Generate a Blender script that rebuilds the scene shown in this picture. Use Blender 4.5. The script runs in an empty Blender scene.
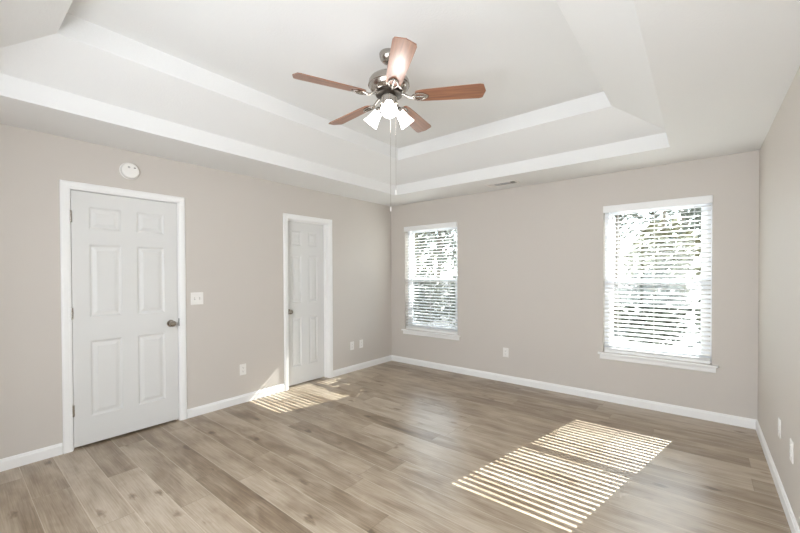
import bpy, bmesh, math, random
from mathutils import Vector, Matrix
random.seed(7)
S = bpy.context.scene
C = S.collection

# ------------------------------------------------------------------ camera
F_PX = 371.08
CAM = Vector((3.8151, -4.4858, 1.3778)); YAW = 0.6814; PITCH = -0.0112; ROLL = -0.0037
fw = Vector((-math.sin(YAW)*math.cos(PITCH), math.cos(YAW)*math.cos(PITCH), math.sin(PITCH)))
rt = Vector((math.cos(YAW), math.sin(YAW), 0)); up = rt.cross(fw)
rt, up = rt*math.cos(ROLL)+up*math.sin(ROLL), up*math.cos(ROLL)-rt*math.sin(ROLL)
cd = bpy.data.cameras.new('camera'); cam = bpy.data.objects.new('camera', cd); C.objects.link(cam)
cam.matrix_world = Matrix(((rt.x, up.x, -fw.x, CAM.x), (rt.y, up.y, -fw.y, CAM.y), (rt.z, up.z, -fw.z, CAM.z), (0, 0, 0, 1)))
cd.sensor_width = 36; cd.lens = F_PX*36/800; cd.shift_y = 11.285/800; cd.clip_start = 0.05
S.camera = cam

# ------------------------------------------------------------------ world, sun, added front fill, exposure
SKY_STRENGTH = 1.15; SUN_STRENGTH = 29.0; FILL_WATTS = 93.0; LAMP_EMIT = 7.0; LAMP_WATTS = 1.0
w = bpy.data.worlds.new('world'); S.world = w; w.use_nodes = True
nt = w.node_tree; nt.nodes.clear()
sky = nt.nodes.new('ShaderNodeTexSky'); sky.sky_type = 'NISHITA'; sky.sun_disc = False
sky.sun_elevation = math.radians(37.4); sky.sun_rotation = math.radians(12); sky.dust_density = 1; sky.air_density = 1.0; sky.ozone_density = 0.6
bg = nt.nodes.new('ShaderNodeBackground'); bg.inputs[1].default_value = SKY_STRENGTH
wo = nt.nodes.new('ShaderNodeOutputWorld')
mixc = nt.nodes.new('ShaderNodeMix'); mixc.data_type = 'RGBA'; mixc.inputs['Factor'].default_value = .8
mixc.inputs[7].default_value = (4.2, 4.6, 5.1, 1); nt.links.new(sky.outputs[0], mixc.inputs[6])   # thin bright cloud over the blue
nt.links.new(mixc.outputs[2], bg.inputs[0]); nt.links.new(bg.outputs[0], wo.inputs[0])
sl = bpy.data.lights.new('sun', 'SUN'); sl.energy = SUN_STRENGTH; sl.angle = math.radians(0.15); sl.color = (1, .98, .955)
sl.energy = SUN_STRENGTH/8                     # eight equal shares of the one sun, so that each pixel samples it more often
for k in range(8):
    sun = bpy.data.objects.new('sun', sl); C.objects.link(sun)
    sun.rotation_euler = Vector((-.21, -1, -.78)).to_track_quat('-Z', 'Y').to_euler(); sun.location = (3, 12, 12)
# added fill light, set in an added, unseen window behind the camera
al = bpy.data.lights.new('front_fill', 'AREA'); al.shape = 'RECTANGLE'; al.size = 1.8; al.size_y = 1.5; al.energy = FILL_WATTS; al.color = (.885, .94, 1)
ao = bpy.data.objects.new('front_fill', al); C.objects.link(ao)
ao.location = (2.8, -5.11, 1.375); ao.rotation_euler = Vector((0, 1, .05)).to_track_quat('-Z', 'Z').to_euler()
# portals guide the sky light through the two windows
for cx, py, sw, sh, pz, dy in ((.739, .18, .95, 1.6, 1.31, -1), (3.446, .18, .95, 1.6, 1.31, -1)):
    pl = bpy.data.lights.new('sky_portal', 'AREA'); pl.shape = 'RECTANGLE'; pl.size = sw; pl.size_y = sh; pl.cycles.is_portal = True
    po = bpy.data.objects.new('sky_portal', pl); C.objects.link(po)
    po.location = (cx, py, pz); po.rotation_euler = Vector((0, dy, 0)).to_track_quat('-Z', 'Z').to_euler()
S.view_settings.view_transform = 'Standard'; S.view_settings.look = 'None'; S.view_settings.gamma = 1
S.view_settings.use_curve_mapping = False; S.view_settings.exposure = 0.09
S.cycles.use_denoising = True; S.cycles.use_adaptive_sampling = False; S.cycles.use_light_tree = False; S.cycles.denoising_prefilter = 'ACCURATE'; S.cycles.denoising_input_passes = 'RGB_ALBEDO_NORMAL'; S.cycles.max_bounces = 12; S.cycles.diffuse_bounces = 8; S.cycles.transparent_max_bounces = 24
S.cycles.sample_clamp_indirect = 6; S.cycles.caustics_reflective = True

# ------------------------------------------------------------------ helpers
def lin(r, g, b):
    f = lambda c: c/255/12.92 if c/255 <= .04045 else ((c/255+.055)/1.055)**2.4
    return (f(r), f(g), f(b), 1)

def mat(name, col, rough=.5, metal=0, spec=.5, coat=0, bump=None, emit=None, emit_s=0):
    m = bpy.data.materials.new(name); m.use_nodes = True
    n = m.node_tree; p = n.nodes['Principled BSDF']
    p.inputs['Base Color'].default_value = col; p.inputs['Roughness'].default_value = rough
    p.inputs['Metallic'].default_value = metal; p.inputs['Specular IOR Level'].default_value = spec
    p.inputs['Coat Weight'].default_value = coat; p.inputs['Coat Roughness'].default_value = .12
    if emit:
        p.inputs['Emission Color'].default_value = emit; p.inputs['Emission Strength'].default_value = emit_s
    if bump:
        sc, st, dist = bump
        tc = n.nodes.new('ShaderNodeTexCoord'); nz = n.nodes.new('ShaderNodeTexNoise'); bp = n.nodes.new('ShaderNodeBump')
        nz.inputs['Scale'].default_value = sc; nz.inputs['Detail'].default_value = 3
        bp.inputs['Strength'].default_value = st; bp.inputs['Distance'].default_value = dist
        n.links.new(tc.outputs['Object'], nz.inputs['Vector']); n.links.new(nz.outputs['Fac'], bp.inputs['Height'])
        n.links.new(bp.outputs['Normal'], p.inputs['Normal'])
    return m

M = {}
M['wall'] = mat('wall_paint', lin(205, 199, 192), .62, spec=.25, bump=(160, .12, .002))
M['ceiling'] = mat('ceiling_paint', lin(230, 230, 229), .8, spec=.2, bump=(75, .25, .005))
M['trim'] = mat('trim_paint', lin(241, 241, 240), .38, bump=(30, .03, .002))
M['door'] = mat('door_paint', lin(219, 219, 217), .42, bump=(40, .03, .002))
M['vinyl'] = mat('window_vinyl', lin(236, 238, 242), .35, bump=(20, .02, .001))
M['slat'] = mat('blind_faux_wood', lin(238, 238, 237), .42, spec=.7, bump=(25, .03, .001))
M['cord'] = mat('blind_cord', lin(232, 232, 230), .8, bump=(300, .2, .001))
M['plastic'] = mat('white_plastic', lin(238, 236, 232), .35, bump=(20, .02, .001))
M['slot'] = mat('dark_slot', lin(60, 56, 52), .6, bump=(50, .1, .001))
M['grey'] = mat('grey_plastic', lin(188, 186, 183), .5, bump=(50, .1, .001))
M['nickel'] = mat('brushed_nickel', lin(178, 172, 165), .22, 1, bump=(220, .05, .001))
M['bronze'] = mat('dark_nickel', lin(80, 74, 68), .35, 1, bump=(220, .05, .001))
M['duct'] = mat('duct_metal', lin(70, 66, 62), .7, .2, bump=(60, .1, .001))
M['shade'] = mat('lit_frosted_glass', lin(250, 248, 242), .3, emit=(1, .995, .985, 1), emit_s=LAMP_EMIT)
M['bulb'] = mat('lit_bulb', lin(255, 250, 240), .3, emit=(1, .995, .985, 1), emit_s=LAMP_EMIT*1.3)

for q in ('shade', 'bulb'): M[q].cycles.emission_sampling = 'NONE'

def wood_blade():
    m = mat('cherry_blade', lin(140, 88, 62), .42, coat=.55)
    n = m.node_tree; p = n.nodes['Principled BSDF']
    p.inputs['Coat IOR'].default_value = 1.75; p.inputs['Coat Roughness'].default_value = .32
    tc = n.nodes.new('ShaderNodeTexCoord'); mp = n.nodes.new('ShaderNodeMapping'); nz = n.nodes.new('ShaderNodeTexNoise'); cr = n.nodes.new('ShaderNodeValToRGB')
    mp.inputs['Scale'].default_value = (2.2, 38, 10)
    nz.inputs['Scale'].default_value = 1.4; nz.inputs['Detail'].default_value = 6
    cr.color_ramp.elements[0].position = .3; cr.color_ramp.elements[0].color = lin(118, 78, 58)
    cr.color_ramp.elements[1].position = .7; cr.color_ramp.elements[1].color = lin(166, 114, 84)
    n.links.new(tc.outputs['Object'], mp.inputs[0]); n.links.new(mp.outputs[0], nz.inputs['Vector'])
    n.links.new(nz.outputs['Fac'], cr.inputs[0]); n.links.new(cr.outputs[0], p.inputs['Base Color'])
    return m
M['blade'] = wood_blade()

def glass():
    m = bpy.data.materials.new('window_glass'); m.use_nodes = True
    n = m.node_tree; n.nodes.clear()
    o = n.nodes.new('ShaderNodeOutputMaterial'); mx = n.nodes.new('ShaderNodeMixShader'); t = n.nodes.new('ShaderNodeBsdfTransparent')
    g = n.nodes.new('ShaderNodeBsdfGlossy'); fr = n.nodes.new('ShaderNodeFresnel')
    t.inputs[0].default_value = (.93, .96, .95, 1); g.inputs['Roughness'].default_value = .02; fr.inputs[0].default_value = 1.35
    n.links.new(fr.outputs[0], mx.inputs[0]); n.links.new(t.outputs[0], mx.inputs[1]); n.links.new(g.outputs[0], mx.inputs[2]); n.links.new(mx.outputs[0], o.inputs[0])
    return m
M['glass'] = glass()

def floor_mat():
    m = mat('oak_vinyl_plank', lin(165, 148, 130), .42, spec=.8)
    n = m.node_tree; p = n.nodes['Principled BSDF']; N = n.nodes.new; L = n.links.new
    def math_(op, a, b=None, c=None):
        q = N('ShaderNodeMath'); q.operation = op
        for i, v in enumerate((a, b, c)):
            if v is None: continue
            if isinstance(v, (int, float)): q.inputs[i].default_value = v
            else: L(v, q.inputs[i])
        return q.outputs[0]
    tc = N('ShaderNodeTexCoord'); sx = N('ShaderNodeSeparateXYZ'); L(tc.outputs['Object'], sx.inputs[0])
    X, Y = sx.outputs[0], sx.outputs[1]
    v = math_('DIVIDE', math_('ADD', Y, 3.075+.18*20), .18)
    row = math_('FLOOR', v); fv = math_('FRACT', v)
    wn = N('ShaderNodeTexWhiteNoise'); wn.noise_dimensions = '1D'; L(row, wn.inputs['W'])
    u = math_('DIVIDE', math_('ADD', X, math_('MULTIPLY', wn.outputs[0], 1.22)), 1.22)
    col = math_('FLOOR', u); fu = math_('FRACT', u)
    wn2 = N('ShaderNodeTexWhiteNoise'); wn2.noise_dimensions = '2D'
    cb = N('ShaderNodeCombineXYZ'); L(row, cb.inputs[0]); L(col, cb.inputs[1]); L(cb.outputs[0], wn2.inputs['Vector'])
    tone = wn2.outputs['Value']; sep = N('ShaderNodeSeparateColor'); L(wn2.outputs['Color'], sep.inputs[0])
    # grain coordinates, shifted per plank
    gx = math_('ADD', X, math_('MULTIPLY', sep.outputs[0], 37.0)); gy = math_('ADD', Y, math_('MULTIPLY', sep.outputs[1], 23.0))
    def noise(sx_, sy_, scale, det, dist=0):
        c = N('ShaderNodeCombineXYZ'); L(math_('MULTIPLY', gx, sx_), c.inputs[0]); L(math_('MULTIPLY', gy, sy_), c.inputs[1])
        q = N('ShaderNodeTexNoise'); q.inputs['Scale'].default_value = scale; q.inputs['Detail'].default_value = det; q.inputs['Distortion'].default_value = dist
        L(c.outputs[0], q.inputs['Vector']); return q.outputs['Fac']
    broad = noise(1.3, 6.0, 1.6, 4, .6); fine = noise(1.8, 60, 2.4, 7, .4); cloud = noise(2.0, 5.0, 1.5, 3, 1.2)
    # knots: sparse stretched cells
    kc = N('ShaderNodeCombineXYZ'); L(math_('MULTIPLY', gx, 3.2), kc.inputs[0]); L(math_('MULTIPLY', gy, 7.5), kc.inputs[1])
    vo = N('ShaderNodeTexVoronoi'); vo.inputs['Scale'].default_value = 1.0; vo.inputs['Randomness'].default_value = 1; L(kc.outputs[0], vo.inputs['Vector'])
    warp = math_('MULTIPLY', math_('SUBTRACT', noise(8, 22, 2.0, 3), .5), .35)
    kd = math_('ADD', vo.outputs['Distance'], warp)
    mr = N('ShaderNodeMapRange'); mr.inputs[1].default_value = .02; mr.inputs[2].default_value = .22; mr.inputs[3].default_value = 1; mr.inputs[4].default_value = 0
    mr.interpolation_type = 'SMOOTHSTEP'; L(kd, mr.inputs[0])
    ks = N('ShaderNodeSeparateColor'); L(vo.outputs['Color'], ks.inputs[0])
    knot = math_('MULTIPLY', mr.outputs[0], math_('GREATER_THAN', ks.outputs[0], .35))
    t = math_('ADD', math_('MULTIPLY', math_('SUBTRACT', tone, .5), .42), math_('MULTIPLY', math_('SUBTRACT', broad, .5), 1.0))
    t = math_('ADD', t, math_('MULTIPLY', math_('SUBTRACT', fine, .5), .7))
    t = math_('ADD', t, math_('MULTIPLY', math_('SUBTRACT', cloud, .5), .5))
    t = math_('SUBTRACT', t, math_('MULTIPLY', knot, .5))
    t = math_('ADD', t, .5)
    cr = N('ShaderNodeValToRGB'); e = cr.color_ramp.elements
    e[0].position = 0; e[0].color = lin(98, 80, 62); e[1].position = 1; e[1].color = lin(192, 180, 163)
    k = e.new(.3); k.color = lin(132, 114, 93); k = e.new(.6); k.color = lin(165, 149, 129)
    L(t, cr.inputs[0])
    # bevelled seams between planks: highlight painted pale into the long edges, darker at the butt ends
    el = math_('MINIMUM', fv, math_('SUBTRACT', 1.0, fv)); ee = math_('MULTIPLY', math_('MINIMUM', fu, math_('SUBTRACT', 1.0, fu)), 1.22/.18)
    sl_ = math_('LESS_THAN', el, .012); se = math_('LESS_THAN', ee, .010); seam = math_('MAXIMUM', sl_, se)
    mx0 = N('ShaderNodeMix'); mx0.data_type = 'RGBA'; L(math_('MULTIPLY', sl_, .5), mx0.inputs['Factor']); L(cr.outputs[0], mx0.inputs[6]); mx0.inputs[7].default_value = lin(206, 195, 178)
    mx = N('ShaderNodeMix'); mx.data_type = 'RGBA'; L(math_('MULTIPLY', se, .55), mx.inputs['Factor']); L(mx0.outputs[2], mx.inputs[6]); mx.inputs[7].default_value = lin(112, 94, 76)
    L(mx.outputs[2], p.inputs['Base Color'])
    bp = N('ShaderNodeBump'); bp.inputs['Strength'].default_value = .25; bp.inputs['Distance'].default_value = .002
    L(math_('SUBTRACT', math_('MULTIPLY', fine, .6), seam), bp.inputs['Height']); L(bp.outputs[0], p.inputs['Normal'])
    L(math_('ADD', .24, math_('MULTIPLY', fine, .16)), p.inputs['Roughness'])
    return m
M['floor'] = floor_mat()

def noisy(name, a, b, scale, rough=.8):
    m = mat(name, a, rough); n = m.node_tree; p = n.nodes['Principled BSDF']
    tc = n.nodes.new('ShaderNodeTexCoord'); nz = n.nodes.new('ShaderNodeTexNoise'); cr = n.nodes.new('ShaderNodeValToRGB')
    nz.inputs['Scale'].default_value = scale; nz.inputs['Detail'].default_value = 4
    cr.color_ramp.elements[0].position = .35; cr.color_ramp.elements[0].color = a; cr.color_ramp.elements[1].position = .65; cr.color_ramp.elements[1].color = b
    n.links.new(tc.outputs['Object'], nz.inputs['Vector']); n.links.new(nz.outputs['Fac'], cr.inputs[0]); n.links.new(cr.outputs[0], p.inputs['Base Color'])
    return m
M['lawn'] = noisy('lawn', lin(36, 34, 30), lin(54, 50, 43), 1.5)
M['bark'] = noisy('bark', lin(96, 84, 72), lin(140, 126, 110), 6)
M['leaf'] = noisy('leaves_green', lin(76, 78, 66), lin(116, 115, 100), .9, .6)
M['leaf2'] = noisy('leaves_yellow', lin(102, 97, 70), lin(138, 130, 98), .9, .6)

class MB:
    """collects shapes in one bmesh"""
    def __init__(s): s.b = bmesh.new()
    def box(s, x0, x1, y0, y1, z0, z1, bev=0):
        vs = [s.b.verts.new((x, y, z)) for x in (x0, x1) for y in (y0, y1) for z in (z0, z1)]
        fs = [s.b.faces.new([vs[i] for i in f]) for f in ((0, 1, 3, 2), (4, 6, 7, 5), (0, 4, 5, 1), (2, 3, 7, 6), (0, 2, 6, 4), (1, 5, 7, 3))]
        if bev:
            es = list({e for f in fs for e in f.edges})
            bmesh.ops.bevel(s.b, geom=es, offset=bev, segments=2, affect='EDGES', profile=.5)
        return s
    def face(s, pts): s.b.faces.new([s.b.verts.new(p) for p in pts]); return s
    def lathe(s, prof, seg=32, T=None):
        T = T or Matrix(); rings = []
        for r, z in prof:
            if r < 1e-5: rings.append([s.b.verts.new(T @ Vector((0, 0, z)))])
            else: rings.append([s.b.verts.new(T @ Vector((r*math.cos(2*math.pi*i/seg), r*math.sin(2*math.pi*i/seg), z))) for i in range(seg)])
        for a, c in zip(rings, rings[1:]):
            for i in range(seg):
                j = (i+1) % seg
                if len(a) == 1 and len(c) == 1: continue
                if len(a) == 1: s.b.faces.new((a[0], c[i], c[j]))
                elif len(c) == 1: s.b.faces.new((a[i], c[0], a[j]))
                else: s.b.faces.new((a[i], c[i], c[j], a[j]))
        return s
    def tube(s, pts, rad, seg=10):
        pts = [Vector(p) for p in pts]; rads = rad if isinstance(rad, (list, tuple)) else [rad]*len(pts)
        rings = []
        for i, p in enumerate(pts):
            d = (pts[min(i+1, len(pts)-1)]-pts[max(i-1, 0)]).normalized()
            a = d.orthogonal().normalized() if i == 0 else (a-d*a.dot(d)).normalized()
            c = d.cross(a)
            rings.append([s.b.verts.new(p+rads[i]*(a*math.cos(2*math.pi*k/seg)+c*math.sin(2*math.pi*k/seg))) for k in range(seg)])
        for A, B in zip(rings, rings[1:]):
            for k in range(seg): s.b.faces.new((A[k], A[(k+1) % seg], B[(k+1) % seg], B[k]))
        s.b.faces.new(rings[0][::-1]); s.b.faces.new(rings[-1]); return s
    def sweep(s, prof, a, b, du, dv):
        """profile (u,v) swept straight from point a to b; u along du, v along dv"""
        a, b, du, dv = map(Vector, (a, b, du, dv))
        A = [s.b.verts.new(a+du*u+dv*v) for u, v in prof]; B = [s.b.verts.new(b+du*u+dv*v) for u, v in prof]
        k = len(prof)
        for i in range(k): s.b.faces.new((A[i], A[(i+1) % k], B[(i+1) % k], B[i]))
        s.b.faces.new(A[::-1]); s.b.faces.new(B); return s
    def xform(s, T): bmesh.ops.transform(s.b, matrix=T, verts=s.b.verts); return s
    def build(s, name, m, parent=None, smooth=False, loc=None):
        bmesh.ops.recalc_face_normals(s.b, faces=s.b.faces)
        me = bpy.data.meshes.new(name); s.b.to_mesh(me); s.b.free()
        me.materials.append(m)
        if smooth:
            for p in me.polygons: p.use_smooth = True
            me.set_sharp_from_angle(angle=math.radians(35))
        o = bpy.data.objects.new(name, me); C.objects.link(o)
        if loc is not None: o.location = loc
        if parent: o.parent = parent
        return o

def structure(o): o['kind'] = 'structure'; return o
def tag(o, label, cat, group=None):
    o['label'] = label; o['category'] = cat
    if group: o['group'] = group
    return o
def empty(name, loc=(0, 0, 0), rot=(0, 0, 0)):
    o = bpy.data.objects.new(name, None); C.objects.link(o); o.location = loc; o.rotation_euler = rot; o.empty_display_size = .1; return o

# ------------------------------------------------------------------ room shell
W = 4.206; H = 2.44; Y0 = -5.03; T = .14
structure(MB().box(-T, W+T, Y0-T, T, -.06, 0).build('floor', M['floor']))

D1 = (-3.852, -3.092, 2.045)          # entry door opening (y, y, head)
D2 = (-1.897, -1.280, 2.035)          # recessed narrow door opening
W1 = (.275, 1.200); W2 = (2.998, 3.896); WZ = (.522, 2.085)

b = MB()
g = .0175; b.box(-T, 0, Y0-T, D1[0]-g, 0, H); b.box(-T, 0, D1[0]-g, D1[1]+g, D1[2]+.0155, H); b.box(-T, 0, D1[1]+g, D2[0]-g, 0, H)
b.box(-T, 0, D2[0]-g, D2[1]+g, D2[2]+.0155, H); b.box(-T, 0, D2[1]+g, T, 0, H)
structure(b.build('wall_left', M['wall']))
b = MB(); xs = [0, W1[0], W1[1], W2[0], W2[1], W]
for i in range(5):
    if i in (1, 3): b.box(xs[i], xs[i+1], 0, T, 0, WZ[0]); b.box(xs[i], xs[i+1], 0, T, WZ[1], H)
    else: b.box(xs[i], xs[i+1], 0, T, 0, H)
structure(b.build('wall_back', M['wall']))
structure(MB().box(W, W+T, Y0-T, T, 0, H).build('wall_right', M['wall']))
FW = (1.8, 3.8, .55, 2.2)
b = MB(); b.box(0, FW[0], Y0-T, Y0, 0, H); b.box(FW[1], W, Y0-T, Y0, 0, H); b.box(FW[0], FW[1], Y0-T, Y0, 0, FW[2]); b.box(FW[0], FW[1], Y0-T, Y0, FW[3], H)
structure(b.build('wall_front', M['wall']))

# tray ceiling: border, lower lip, sloped band, upper lip, top
A0 = (.60, 3.606, -4.43, -.60); A1 = (.97, 3.24, -4.06, -1.0); Z1, Z2, Z3 = 2.57, 2.75, 2.89
def rect(a, z): return [(a[0], a[2], z), (a[1], a[2], z), (a[1], a[3], z), (a[0], a[3], z)]
levels = [rect((-T, W+T, Y0-T, T), H), rect(A0, H), rect(A0, Z1), rect(A1, Z2), rect(A1, Z3)]
b = MB()
for p, q in zip(levels, levels[1:]):
    for i in range(4):
        j = (i+1) % 4; b.face([p[i], p[j], q[j], q[i]])
b.face(levels[-1])
o = b.build('ceiling', M['ceiling']); structure(o)
o.data.flip_normals()
md = o.modifiers.new('thickness', 'SOLIDIFY'); md.thickness = .02; md.offset = -1
# keep the drywall thickness above the visible face
bb = bmesh.new(); bb.from_mesh(o.data); bmesh.ops.remove_doubles(bb, verts=bb.verts, dist=1e-5)
bmesh.ops.recalc_face_normals(bb, faces=bb.faces)
top = max(bb.faces, key=lambda f: f.calc_center_median().z)
if top.normal.z > 0: bmesh.ops.reverse_faces(bb, faces=bb.faces)
bb.to_mesh(o.data); bb.free()

# baseboards
BP = [(0, 0), (.013, 0), (.013, .066), (.0095, .072), (.0085, .080), (.004, .086), (0, .086)]
b = MB()
for y0, y1 in ((Y0, D1[0]-.066), (D1[1]+.066, D2[0]-.064), (D2[1]+.064, 0)): b.sweep(BP, (0, y0, 0), (0, y1, 0), (1, 0, 0), (0, 0, 1))
structure(b.build('baseboard_left', M['trim']))
structure(MB().sweep(BP, (0, 0, 0), (W, 0, 0), (0, -1, 0), (0, 0, 1)).build('baseboard_back', M['trim']))
structure(MB().sweep(BP, (W, Y0, 0), (W, 0, 0), (-1, 0, 0), (0, 0, 1)).build('baseboard_right', M['trim']))
structure(MB().sweep(BP, (0, Y0, 0), (W, Y0, 0), (0, 1, 0), (0, 0, 1)).build('baseboard_front', M['trim']))

# ------------------------------------------------------------------ doors on the left wall
CP = [(0, 0), (0, .011), (.010, .013), (.018, .016), (.044, .017), (.052, .014), (.057, .010), (.057, 0)]   # casing section: across, out of wall
def casing(b, y0, y1, z):
    """mitred casing around an opening, section swept up, over and down on the face x=0"""
    inner = [(y0, 0), (y0, z), (y1, z), (y1, 0)]
    rings = []
    for k, (y, zz) in enumerate(inner):
        s = -1 if k < 2 else 1; t = 1 if k in (1, 2) else 0
        rings.append([b.b.verts.new((h, y+s*u, zz+t*u)) for u, h in CP])
    n = len(CP)
    for A, B in zip(rings, rings[1:]):
        for i in range(n): b.b.faces.new((A[i], A[(i+1) % n], B[(i+1) % n], B[i]))
    b.b.faces.new(rings[0]); b.b.faces.new(rings[-1][::-1])

def six_panel(b, wd, ht, th=.035):
    """six panel slab: face at x=0, hinge edge at y=0"""
    st = .108; mu = .112; pw = (wd-2*st-mu)/2
    hs = [.22, .61, .19, .59, .123, .18, .117]; k = ht/sum(hs); hs = [h*k for h in hs]
    ys = [0, st, st+pw, st+pw+mu, wd-st, wd]; zs = [0]
    for h in hs: zs.append(zs[-1]+h)
    for i in range(5):
        for j in range(7):
            y0, y1, z0, z1 = ys[i], ys[i+1], zs[j], zs[j+1]
            if i in (1, 3) and j in (1, 3, 5):
                prev = [(0, y0, z0), (0, y1, z0), (0, y1, z1), (0, y0, z1)]
                for ins, dep in ((.004, -.003), (.014, -.0095), (.024, -.0095), (.048, -.002)):
                    cur = [(dep, y0+ins, z0+ins), (dep, y1-ins, z0+ins), (dep, y1-ins, z1-ins), (dep, y0+ins, z1-ins)]
                    for q in range(4): b.face([prev[q], prev[(q+1) % 4], cur[(q+1) % 4], cur[q]])
                    prev = cur
                b.face(prev)
            else: b.face([(0, y0, z0), (0, y1, z0), (0, y1, z1), (0, y0, z1)])
    r = [(0, 0, 0), (0, wd, 0), (0, wd, ht), (0, 0, ht)]
    bk = [(-th, y, z) for _, y, z in r]
    for q in range(4): b.face([r[q], r[(q+1) % 4], bk[(q+1) % 4], bk[q]])
    b.face(bk[::-1])
    bmesh.ops.remove_doubles(b.b, verts=b.b.verts, dist=1e-5)

RX = Matrix.Rotation(math.pi/2, 4, 'Y')           # lathe axis z -> x
def knob(parent, x, y, z):
    prof = [(0, 0), (.033, 0), (.033, .003), (.030, .007), (.014, .009), (.0115, .016), (.0115, .028), (.017, .033), (.0255, .041), (.0285, .050), (.0275, .058), (.022, .064), (.010, .066), (0, .066)]
    return MB().lathe(prof, 32, Matrix.Translation((x, y, z)) @ RX).build('door_knob', M['nickel'], parent, True)

# door 1: closed, hinged at its left edge
b = MB(); six_panel(b, D1[1]-D1[0]-.007, 2.022); b.xform(Matrix.Translation((-.004, D1[0]+.0035, .018)))
d1 = structure(b.build('door_1', M['door']))
b = MB(); casing(b, D1[0]-.006, D1[1]+.006, D1[2]+.004)
b.box(-T, 0, D1[0]-.018, D1[0], 0, D1[2]+.016); b.box(-T, 0, D1[1], D1[1]+.018, 0, D1[2]+.016); b.box(-T, 0, D1[0], D1[1], D1[2], D1[2]+.016)
b.box(-.055, -.042, D1[0], D1[0]+.012, 0, D1[2]); b.box(-.055, -.042, D1[1]-.012, D1[1], 0, D1[2]); b.box(-.055, -.042, D1[0], D1[1], D1[2]-.012, D1[2])
fr = b.build('door_frame', M['trim'], d1)
MB().box(.0005, .004, D1[1]+.0005, D1[1]+.012, .895, .965, .001).build('strike_plate', M['bronze'], fr)
for z in (.31, 1.075, 1.835):
    b = MB(); b.lathe([(0, -.048), (.004, -.047), (.0065, -.044), (.0065, -.015), (.006, -.0145), (.0065, -.014), (.0065, .014), (.006, .0145), (.0065, .015), (.0065, .044), (.004, .047), (0, .048)], 14, Matrix.Translation((.0055, D1[0]-.001, z)))
    b.box(-.0035, .001, D1[0]-.006, D1[0]+.009, z-.044, z+.044)
    h = b.build('hinge', M['nickel'], d1, True)
knob(d1, -.004, D1[1]-.064, .925)
# dark floor beyond the gap below the door
structure(MB().box(-1.2, -T, D1[0]-.3, D2[1]+.3, -.06, 0).build('floor_hall', M['floor']))
b = MB(); b.box(-1.25, -1.2, D1[0]-.3, D2[1]+.3, 0, H); b.box(-1.2, -T, D1[0]-.35, D1[0]-.3, 0, H); b.box(-1.2, -T, D2[1]+.3, D2[1]+.35, 0, H)
structure(b.build('wall_hall', M['wall']))
structure(MB().box(-1.25, -T, D1[0]-.35, D2[1]+.35, H, H+.04).build('ceiling_hall', M['ceiling']))

# door 2: narrow door set back on the far face of the wall
RC = -.085
b = MB(); six_panel(b, D2[1]-D2[0]-.006, 2.018); b.xform(Matrix.Translation((RC, D2[0]+.003, .008)))
d2 = structure(b.build('door_2', M['door']))
b = MB(); casing(b, D2[0]-.005, D2[1]+.005, D2[2]+.003)
b.box(-T, 0, D2[0]-.018, D2[0], 0, D2[2]+.016); b.box(-T, 0, D2[1], D2[1]+.018, 0, D2[2]+.016); b.box(-T, 0, D2[0], D2[1], D2[2], D2[2]+.016)
b.box(RC+.002, RC+.032, D2[0], D2[0]+.010, 0, D2[2]); b.box(RC+.002, RC+.032, D2[1]-.010, D2[1], 0, D2[2]); b.box(RC+.002, RC+.032, D2[0]+.01, D2[1]-.01, D2[2]-.010, D2[2])
b.build('door_frame', M['trim'], d2)
knob(d2, RC, D2[0]+.062, .918)

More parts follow.
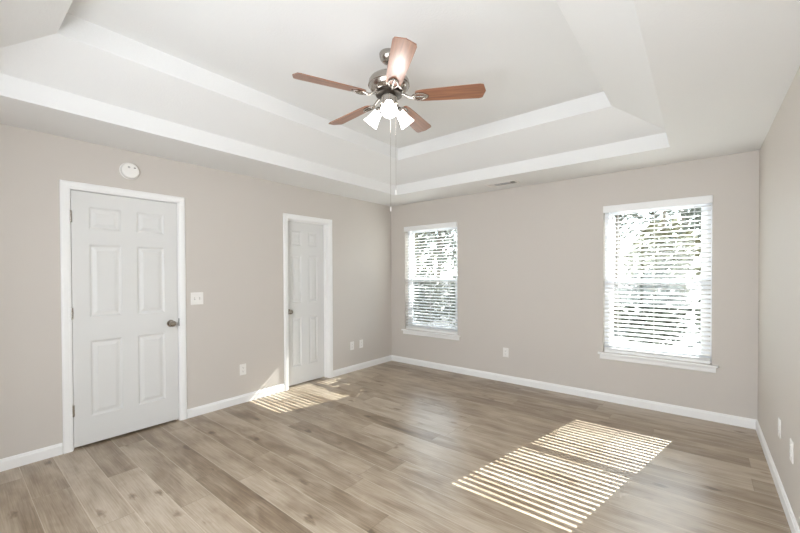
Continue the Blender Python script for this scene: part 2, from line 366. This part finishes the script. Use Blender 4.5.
# ------------------------------------------------------------------ windows
def window(n, x0, x1):
    z0, z1 = WZ; zm = 1.292
    b = MB()                                            # main vinyl frame
    f = .038
    b.box(x0, x0+f, .075, T, z0, z1); b.box(x1-f, x1, .075, T, z0, z1); b.box(x0+f, x1-f, .075, T, z1-f, z1); b.box(x0+f, x1-f, .075, T, z0, z0+f)
    b.box(x0+f, x0+f+.010, .105, .112, z0+f, z1-f); b.box(x1-f-.010, x1-f, .105, .112, z0+f, z1-f)
    win = structure(b.build('window_%d' % n, M['vinyl']))
    s = .042
    def sash(name, y0, y1, za, zb, rb, rtop):
        b = MB(); a0, a1 = x0+f+.001, x1-f-.001
        b.box(a0, a0+s, y0, y1, za, zb, .003); b.box(a1-s, a1, y0, y1, za, zb, .003)
        b.box(a0+s, a1-s, y0, y1, za, za+rb, .003); b.box(a0+s, a1-s, y0, y1, zb-rtop, zb, .003)
        o = b.build(name, M['vinyl'], win)
        ym = (y0+y1)/2
        MB().box(a0+s-.004, a1-s+.004, ym-.002, ym+.002, za+rb-.004, zb-rtop+.004).build('pane', M['glass'], o)
        return o
    sash('upper_sash', .113, .135, zm-.022, z1-f-.001, .040, .042)
    lo = sash('lower_sash', .080, .104, z0+f+.001, zm+.022, .055, .040)
    b = MB(); xm = (x0+x1)/2
    for q in (-.22, .22): b.box(xm+q-.025, xm+q+.025, .070, .082, zm+.0225, zm+.032, .002)
    b.build('sash_lock', M['vinyl'], lo)
    # stool and apron
    b = MB(); b.sweep([(0, 0), (.118, 0), (.118, .018), (.002, .018), (-.003, .013), (-.003, .004)], (x0-.046, -.040, z0-.018), (x1+.046, -.040, z0-.018), (0, 1, 0), (0, 0, 1))
    bmesh.ops.delete(b.b, geom=b.b.faces[:], context='FACES_ONLY') if False else None
    o = b.build('window_sill', M['trim'], win)
    # notch the stool horns back to the wall face: horns only in front of the wall
    me = o.data; bm = bmesh.new()
    def bx(a, c, y0, y1, z0_, z1_):
        vs = [bm.verts.new((x, y, z)) for x in (a, c) for y in (y0, y1) for z in (z0_, z1_)]
        for q in ((0, 1, 3, 2), (4, 6, 7, 5), (0, 4, 5, 1), (2, 3, 7, 6), (0, 2, 6, 4), (1, 5, 7, 3)): bm.faces.new([vs[i] for i in q])
    bx(x0-.046, x1+.046, -.040, 0, z0-.019, z0-.001); bx(x0, x1, 0, .078, z0-.019, z0-.001)
    bmesh.ops.bevel(bm, geom=[e for e in bm.edges if all(v.co.y < -.03 for v in e.verts)], offset=.006, segments=3, affect='EDGES', profile=.5)
    bmesh.ops.recalc_face_normals(bm, faces=bm.faces); bm.to_mesh(me); bm.free()
    MB().sweep([(0, 0), (-.008, 0), (-.013, .008), (-.013, .036), (-.016, .044), (-.016, .052), (0, .052)], (x0-.030, 0, z0-.0712), (x1+.030, 0, z0-.0712), (0, 1, 0), (0, 0, 1)).build('apron', M['trim'], win)
    return win
window(1, *W1); window(2, *W2)
# added window around the front fill light, out of view; a panel blocks the sky
b = MB(); x0, x1, z0, z1 = FW; f = .05
b.box(x0, x0+f, Y0-.10, Y0-.04, z0, z1); b.box(x1-f, x1, Y0-.10, Y0-.04, z0, z1); b.box(x0+f, x1-f, Y0-.10, Y0-.04, z1-f, z1); b.box(x0+f, x1-f, Y0-.10, Y0-.04, z0, z0+f)
b.box((x0+x1)/2-.025, (x0+x1)/2+.025, Y0-.10, Y0-.04, z0+f, z1-f)
b.box(x0+f, x1-f, Y0-.135, Y0-.125, z0+f, z1-f)
w3 = structure(b.build('window_3', M['vinyl']))

# ------------------------------------------------------------------ blinds
TILT = math.radians(12); PITCHZ = .0437
def blind(x0, x1, label):
    root = empty('window_blind', ((x0+x1)/2, 0, WZ[0])); tag(root, label, 'blind', 'white slatted window blinds')
    T0 = Matrix.Translation((-(x0+x1)/2, 0, -WZ[0]))
    def fin(b, name, m): return b.xform(T0).build(name, m, root)
    b = MB()                                            # valance with short returns
    b.box(x0-.002, x1+.004, -.026, -.014, 2.018, 2.090, .004)
    b.box(x0-.002, x0+.008, -.014, -.001, 2.020, 2.088); b.box(x1-.006, x1+.004, -.014, -.001, 2.020, 2.088)
    fin(b, 'valance', M['slat'])
    a0, a1 = x0+.006, x1-.006
    fin(MB().box(a0, a1, .006, .062, 2.030, 2.083), 'headrail', M['slat'])
    b = MB(); z = 2.000; n = 0
    prof = []
    for k in range(7):
        u = -.025+.05*k/6; prof.append((u, .0016+.0025*(1-(u/.025)**2)))
    for k in range(6, -1, -1):
        u = -.025+.05*k/6; prof.append((u, -.0012+.0025*(1-(u/.025)**2)))
    while z > .578:
        du = Vector((0, math.cos(TILT), math.sin(TILT))); dv = Vector((0, -math.sin(TILT), math.cos(TILT)))
        b.sweep(prof, (a0, .036, z), (a1, .036, z), du, dv); z -= PITCHZ
    zb = z
    for q in range(3): b.sweep(prof, (a0, .036, .560+.0045*q), (a1, .036, .560+.0045*q), (0, 1, 0), (0, 0, 1))
    fin(b, 'slats', M['slat'])
    fin(MB().box(a0, a1, .011, .061, .5235, .5555, .004), 'bottom_rail', M['slat'])
    for t in (.14, .5, .86):
        x = a0+(a1-a0)*t; b = MB()
        for yy in (.0085, .0635): b.tube([(x, yy, 2.03), (x, yy, .56)], .0012, 6)
        b.tube([(x+.006, .0075, 2.03), (x+.006, .0075, .56)], .0011, 6)
        fin(b, 'ladder_cord', M['cord'])
    x = a0+.075                                         # tilt wand
    b = MB(); b.tube([(x, -.002, 2.02), (x, -.003, 1.98), (x, -.004, 1.30)], [.002, .0045, .0045], 8)
    fin(b, 'tilt_wand', M['slat'])
blind(W1[0]+.003, W1[1]-.003, 'white horizontal blind in the smaller-looking window beside the room corner')
blind(W2[0]+.003, W2[1]-.003, 'white horizontal blind in the larger-looking window near the right wall')

# ------------------------------------------------------------------ plates on the walls
def plate_space(loc, face):
    """local x along the wall, y up, z out of the wall"""
    if face == 'left': R = Matrix(((0, 0, 1), (1, 0, 0), (0, 1, 0)))
    elif face == 'right': R = Matrix(((0, 0, -1), (-1, 0, 0), (0, 1, 0)))
    else: R = Matrix(((1, 0, 0), (0, 0, -1), (0, 1, 0)))
    return Matrix.Translation(loc) @ R.to_4x4()
def outlet(loc, face, label):
    root = empty('wall_outlet', loc); root.matrix_world = plate_space(loc, face)
    tag(root, label, 'outlet', 'white outlet plates on the walls')
    MB().box(-.036, .036, -.0585, .0585, .0004, .0065, .0025).build('plate', M['plastic'], root)
    for s in (-1, 1):
        o = MB().lathe([(0, .0098), (.0155, .0098), (.0165, .009), (.0165, .006)], 20, Matrix.Translation((0, s*.0195, 0)) @ Matrix.Diagonal((1, .84, 1, 1))).build('receptacle', M['plastic'], root)
        b = MB(); b.box(-.0075, -.0055, s*.0195-.001, s*.0195+.008, .0096, .0101); b.box(.0055, .0075, s*.0195-.001, s*.0195+.007, .0096, .0101)
        b.lathe([(0, .0101), (.0026, .0101), (.0026, .0096)], 10, Matrix.Translation((0, s*.0195-.007, 0)))
        b.build('slot', M['slot'], o)
    MB().lathe([(0, .0078), (.003, .0074), (.0034, .006)], 12).build('screw', M['plastic'], root)
outlet((0, -2.466, .356), 'left', 'white outlet low on the left wall between the two doors')
outlet((0, -.862, .365), 'left', 'white outlet just right of the narrow door, nearer it of the close pair')
outlet((0, -.682, .366), 'left', 'white outlet low on the left wall, nearest the back corner of the room')
outlet((1.900, 0, .375), 'back', 'white outlet on the back wall between the two windows')
outlet((W, -1.185, .40), 'right', 'white outlet on the right wall, nearer the back corner')
outlet((W, -1.585, .405), 'right', 'white outlet on the right wall, nearest the right edge of the photo')

root = empty('light_switch'); root.matrix_world = plate_space((0, -2.925, 1.143), 'left')
tag(root, 'white double toggle light switch plate right of the large closed door', 'light switch')
MB().box(-.058, .058, -.060, .060, .0004, .0065, .0025).build('plate', M['plastic'], root)
for s, t in ((-1, 1), (1, -1)):
    MB().box(s*.023-.005, s*.023+.005, -.012, .012, .0060, .0072).build('toggle_slot', M['grey'], root)
    b = MB(); b.box(-.004, .004, -.005, .005, 0, .017, .0015); b.xform(Matrix.Translation((s*.023, 0, .0055)) @ Matrix.Rotation(-t*.5, 4, 'X'))
    b.build('toggle', M['plastic'], root)
    for v in (-.030, .030): MB().lathe([(0, .0078), (.003, .0074), (.0034, .006)], 12, Matrix.Translation((s*.023, v, 0))).build('screw', M['plastic'], root)

root = empty('smoke_detector'); root.matrix_world = plate_space((0, -3.466, 2.264), 'left')
tag(root, 'round white smoke detector on the left wall above the large door', 'smoke detector')
MB().lathe([(0, .0004), (.072, .0004), (.072, .010), (.069, .013), (0, .013)], 40).build('base', M['plastic'], root, True)
MB().lathe([(.064, .0128), (.064, .030), (.060, .037), (.050, .041), (.020, .043), (0, .043)], 40).build('cover', M['plastic'], root, True)
MB().lathe([(.0655, .017), (.0655, .022), (.0642, .022), (.0642, .017), (.0655, .017)], 40).build('sensor_slot', M['grey'], root)
MB().lathe([(0, .0435), (.009, .0432), (.010, .041)], 18, Matrix.Translation((-.012, .026, 0))).build('test_button', M['grey'], root)
MB().box(.022, .036, .022, .030, .0395, .0425, .001).build('indicator', M['slot'], root)

# ------------------------------------------------------------------ ceiling vent near the back wall
root = empty('ceiling_vent', (1.985, -.295, H)); tag(root, 'white three-way air vent in the ceiling border above the back wall', 'vent')
L2, K2 = .185, .078
b = MB()
for (x0, x1, y0, y1) in ((-L2, L2, -K2, -K2+.026), (-L2, L2, K2-.026, K2), (-L2, -L2+.026, -K2+.026, K2-.026), (L2-.026, L2, -K2+.026, K2-.026)):
    b.box(x0, x1, y0, y1, -.006, -.0005)
b.build('frame', M['plastic'], root)
MB().box(-L2+.024, L2-.024, -K2+.024, K2-.024, -.0025, -.0006).build('duct_opening', M['duct'], root)
li, ki = L2-.026, K2-.026
b = MB()
for k in range(4):                                      # centre bank, blades along x
    y = -ki+.010+k*(2*ki-.020)/3
    b.sweep([(0, 0), (.0015, 0), (-.0045, -.0075), (-.006, -.0075)], (-.095, y-.006, -.002), (.095, y-.006, -.002), (0, 1, 0), (0, 0, 1))
for s in (-1, 1):                                       # end banks, blades along y
    for k in range(4):
        x = s*(.102+k*.015)
        b.sweep([(0, 0), (s*.0015, 0), (s*.0085, -.0085), (s*.007, -.0085)], (x, -ki, -.002), (x, ki, -.002), (1, 0, 0), (0, 0, 1))
b.build('louvers', M['plastic'], root)
for s in (-1, 1): MB().box(s*.098-.002, s*.098+.002, -ki, ki, -.0085, -.0025).build('divider', M['plastic'], root)

# ------------------------------------------------------------------ ceiling fan
FX, FY = 2.143, -2.537
fan = empty('ceiling_fan', (FX, FY, Z3)); tag(fan, 'five-blade brown wooden ceiling fan with nickel motor and three lit glass shades', 'ceiling fan')
FD = Z3
def zz(prof): return [(r, z-FD) for r, z in prof]
MB().lathe(zz([(0, 2.8895), (.064, 2.8895), (.066, 2.884), (.064, 2.866), (.058, 2.848), (.044, 2.832), (.030, 2.824), (.020, 2.822), (0, 2.822)]), 40).build('canopy', M['nickel'], fan, True)
b = MB(); b.lathe(zz([(0, 2.83), (.0125, 2.83), (.0125, 2.745), (0, 2.745)]), 20); b.lathe(zz([(0, 2.775), (.022, 2.775), (.028, 2.768), (.028, 2.748), (.036, 2.742), (.036, 2.735), (0, 2.735)]), 28)
b.build('downrod', M['nickel'], fan, True)
MB().lathe(zz([(0, 2.744), (.040, 2.744), (.052, 2.741), (.086, 2.734), (.112, 2.726), (.128, 2.714), (.137, 2.700), (.139, 2.690), (.139, 2.678), (.142, 2.676), (.142, 2.668), (.137, 2.665), (.132, 2.650), (.118, 2.634), (.100, 2.624), (.092, 2.622), (0, 2.622)]), 56).build('motor_housing', M['nickel'], fan, True)
b = MB(); b.lathe(zz([(0, 2.622), (.088, 2.622), (.090, 2.618), (.090, 2.602), (.080, 2.598), (0, 2.598)]), 48)
for k in range(20):
    a = 2*math.pi*k/20; q = MB()
    b.box(.088, .0935, -.004, .004, 2.601-FD, 2.620-FD) if k == 0 else None
b.build('flywheel', M['bronze'], fan, True)
MB().lathe(zz([(0, 2.598), (.054, 2.598), (.058, 2.594), (.058, 2.548), (.062, 2.545), (.062, 2.538), (.050, 2.528), (.030, 2.518), (.016, 2.512), (.014, 2.500), (.006, 2.494), (0, 2.494)]), 40).build('switch_housing', M['nickel'], fan, True)

def blade_mesh():
    """one blade: x outward, from the bracket to the pointed tip"""
    b = MB(); t = .0055
    out = [(.190, -.046), (.182, -.034), (.178, 0), (.182, .034), (.190, .046), (.235, .0535), (.40, .0605), (.612, .0675), (.634, .060), (.652, 0), (.634, -.060), (.612, -.0675), (.40, -.0605), (.235, -.0535)]
    up_ = [b.b.verts.new((x, y, t/2)) for x, y in out]; dn = [b.b.verts.new((x, y, -t/2)) for x, y in out]
    b.b.faces.new(up_[::-1]); b.b.faces.new(dn); n = len(out)
    for i in range(n): b.b.faces.new((up_[i], up_[(i+1) % n], dn[(i+1) % n], dn[i]))
    return b
def iron_mesh():
    """cast bracket: neck from the flywheel, pierced leaf-shaped plate under the blade"""
    b = MB()
    b.tube([(.080, 0, .022), (.105, 0, .016), (.128, .004, .002), (.150, .002, -.008), (.170, 0, -.008)], [.010, .011, .010, .009, .008], 12)
    for s in (-1, 1):                                   # two curved ribs making the open loop
        b.tube([(.158, 0, -.0075), (.176, s*.020, -.0085), (.205, s*.031, -.0085), (.235, s*.026, -.0085), (.262, s*.009, -.0085), (.268, 0, -.0085)], [.007, .0065, .006, .006, .006, .007], 10)
    b.tube([(.165, 0, -.0075), (.215, 0, -.0095), (.264, 0, -.0085)], [.007, .0085, .006], 10)
    for (x, y) in ((.182, 0), (.215, 0), (.248, 0)): b.lathe([(0, -.0185), (.005, -.0175), (.006, -.012)], 12, Matrix.Translation((x, y, 0)))
    return b
bl_me = ir_me = None
for k in range(5):
    ang = math.radians(-41.5+72*k)
    Rm = Matrix.Rotation(ang, 4, 'Z') @ Matrix.Translation((0, 0, 2.588-FD)) @ Matrix.Rotation(math.radians(-13), 4, 'X')
    if k == 0:
        o = blade_mesh().build('blade', M['blade'], fan); i = iron_mesh().build('blade_bracket', M['nickel'], o, True)
        bl_me, ir_me = o, i
    else:
        o = bl_me.copy(); C.objects.link(o); o.parent = fan; i = ir_me.copy(); C.objects.link(i); i.parent = o
    o.matrix_local = Rm

def shade_T(az):
    # neck at the fitter, axis tilted outward and down
    d = Vector((math.cos(az)*math.cos(math.radians(-47)), math.sin(az)*math.cos(math.radians(-47)), math.sin(math.radians(-47))))
    p = Vector((math.cos(az)*.072, math.sin(az)*.072, 2.523-FD))
    return Matrix.Translation(p) @ d.to_track_quat('Z', 'Y').to_matrix().to_4x4(), p, d
for k in range(3):
    az = math.radians(-49+120*k); Tm, p, d = shade_T(az)
    b = MB(); b.tube([(math.cos(az)*.045, math.sin(az)*.045, 2.548-FD), (math.cos(az)*.062, math.sin(az)*.062, 2.538-FD), tuple(p)], [.011, .012, .013], 12)
    b.lathe([(0, -.012), (.018, -.010), (.027, -.002), (.029, .006), (.029, .020), (.026, .022), (0, .022)], 28, Tm)
    arm = b.build('lamp_holder', M['nickel'], fan, True)
    prof = [(.0255, .010), (.0285, .018), (.031, .034), (.035, .058), (.041, .084), (.050, .112), (.054, .120), (.051, .1195), (.047, .111), (.038, .084), (.032, .058), (.028, .034), (.024, .018), (.0225, .010), (.0255, .010)]
    MB().lathe(prof, 36, Tm).build('lamp_shade', M['shade'], arm, True)
    MB().lathe([(0, .020), (.012, .022), (.013, .040), (.022, .060), (.026, .076), (.022, .092), (.010, .101), (0, .103)], 20, Tm).build('light_bulb', M['bulb'], arm, True)
    ll = bpy.data.lights.new('bulb_light', 'POINT'); ll.energy = LAMP_WATTS; ll.shadow_soft_size = .02; ll.color = (1, .98, .95)
    lo = bpy.data.objects.new('bulb_light', ll); C.objects.link(lo); lo.location = Vector((FX, FY, FD))+p+d*.122
for (dx, dy, zt, zb) in ((.002, .012, 2.53, 1.84), (.032, .034, 2.555, 1.955)):
    b = MB(); b.tube([(dx, dy, zt-FD), (dx, dy, zb-FD)], .0009, 6)
    c = b.build('pull_chain', M['nickel'], fan)
    MB().lathe([(0, .034), (.003, .033), (.0045, .026), (.0048, .008), (.0035, .001), (0, 0)], 12, Matrix.Translation((dx, dy, zb-FD-.032))).build('chain_pull', M['plastic'], c, True)

# ------------------------------------------------------------------ outdoors beyond the windows
structure(MB().box(-60, 60, -60, 70, -.5, -.35).build('ground', M['lawn']))
def tree(x, y, h, cr, cz, leaf, n, label, trunk_r=.11, size=.16):
    root = empty('tree', (x, y, -.35)); tag(root, label, 'tree', 'trees beyond the windows')
    b = MB(); pts = [(0, 0, -.05)]
    for k in range(1, 6): pts.append((random.uniform(-.1, .1), random.uniform(-.1, .1), h*k/5))
    b.tube(pts, [trunk_r*(1-.15*k) for k in range(6)], 10)
    for k in range(9):
        z = random.uniform(cz-cr*.8, min(h*.9, cz+cr*.7)); a = random.uniform(0, 6.28); l = cr*random.uniform(.5, .95)
        b.tube([(0, 0, z), (math.cos(a)*l*.5, math.sin(a)*l*.5, z+l*.25), (math.cos(a)*l, math.sin(a)*l, z+l*.6)], [trunk_r*.35, trunk_r*.22, .012], 6)
    b.build('trunk', M['bark'], root, True)
    b = MB()
    for k in range(n):
        v = Vector((random.gauss(0, 1), random.gauss(0, 1), random.gauss(0, 1))).normalized()*cr*random.random()**.45
        c = Vector((v.x, v.y, cz+v.z*1.15)); q = Vector((random.gauss(0, 1), random.gauss(0, 1), random.gauss(0, 1))).normalized(); t = q.orthogonal().normalized(); s = size*random.uniform(.6, 1.3)
        u = q.cross(t); b.face([c-t*s, c-u*s*.45, c+t*s, c+u*s*.45])
    b.build('foliage', M[leaf], root)
LB = 'tree with %s standing outside, seen through the blind of the %s window'
for (x, y, h, cr, cz, leaf, n, lab, tr) in (
    (1.75, 9.0, 6.5, 1.1, 4.6, 'leaf', 700, ('a slim grey trunk', 'right'), .10),
    (2.75, 11.6, 6.0, 1.2, 2.2, 'leaf2', 700, ('yellowish low leaves', 'right'), .10),
    (3.2, 15.5, 8.0, 1.9, 4.4, 'leaf', 900, ('a tall green crown', 'right'), .14),
    (-.3, 18.0, 9.0, 1.9, 5.0, 'leaf', 900, ('a thick trunk', 'right'), .17),
    (4.1, 9.0, 5.0, .9, 3.7, 'leaf', 420, ('small green leaves', 'right'), .07),
    (-4.9, 9.0, 6.5, 1.5, 3.4, 'leaf', 800, ('a full green crown', 'left'), .12),
    (-9.4, 13.5, 8.0, 2.1, 3.4, 'leaf2', 900, ('yellow-green leaves', 'left'), .13),
    (-4.6, 13.8, 8.0, 1.8, 4.2, 'leaf', 800, ('a bare lower trunk', 'left'), .13)):
    tree(x, y, h, cr, cz, leaf, n, LB % lab, tr)
def shrub(x, y, r, h, n, label):
    root = empty('shrub', (x, y, -.35)); tag(root, label, 'shrub', 'shrubs below the windows')
    b = MB()
    for k in range(7):
        a = random.uniform(0, 6.28); l = r*random.uniform(.4, .8)
        b.tube([(0, 0, -.03), (math.cos(a)*l*.4, math.sin(a)*l*.4, h*.45), (math.cos(a)*l, math.sin(a)*l, h*.85)], [.016, .012, .006], 6)
    b.build('stem', M['bark'], root, True)
    b = MB()
    for k in range(n):
        v = Vector((random.gauss(0, 1), random.gauss(0, 1), random.gauss(0, 1))).normalized()*random.random()**.35
        c = Vector((v.x*r, v.y*r*.7, h*.5+v.z*h*.5)); q = Vector((random.gauss(0, 1), random.gauss(0, 1), random.gauss(0, 1))).normalized(); t = q.orthogonal().normalized(); s = random.uniform(.05, .11)
        u = q.cross(t); b.face([c-t*s, c-u*s*.5, c+t*s, c+u*s*.5])
    b.build('foliage', M['leaf'], root)
for x, y, r, h, lab in ((1.4, 5.1, .74, 1.7, 'leafy shrub outside the right window, leftmost of the row in it'), (2.95, 5.4, .70, 1.85, 'leafy shrub outside the middle of the right window'),
        (4.4, 5.0, .68, 1.65, 'leafy shrub outside the right side of the right window'), (-1.6, 5.2, .72, 1.75, 'leafy shrub outside the right side of the left window'),
        (-3.1, 5.4, .76, 1.85, 'leafy shrub outside the middle of the left window'), (-4.6, 5.1, .7, 1.7, 'leafy shrub outside the left side of the left window')):
    shrub(x, y, r, h, 1100, lab)
# young tree close outside the left window; its crown shades that window's lower sash
tree(1.40, 3.1, 3.75, .42, 3.42, 'leaf', 330, 'young tree close outside the left window, casting shade on its lower sash', .04, .12)
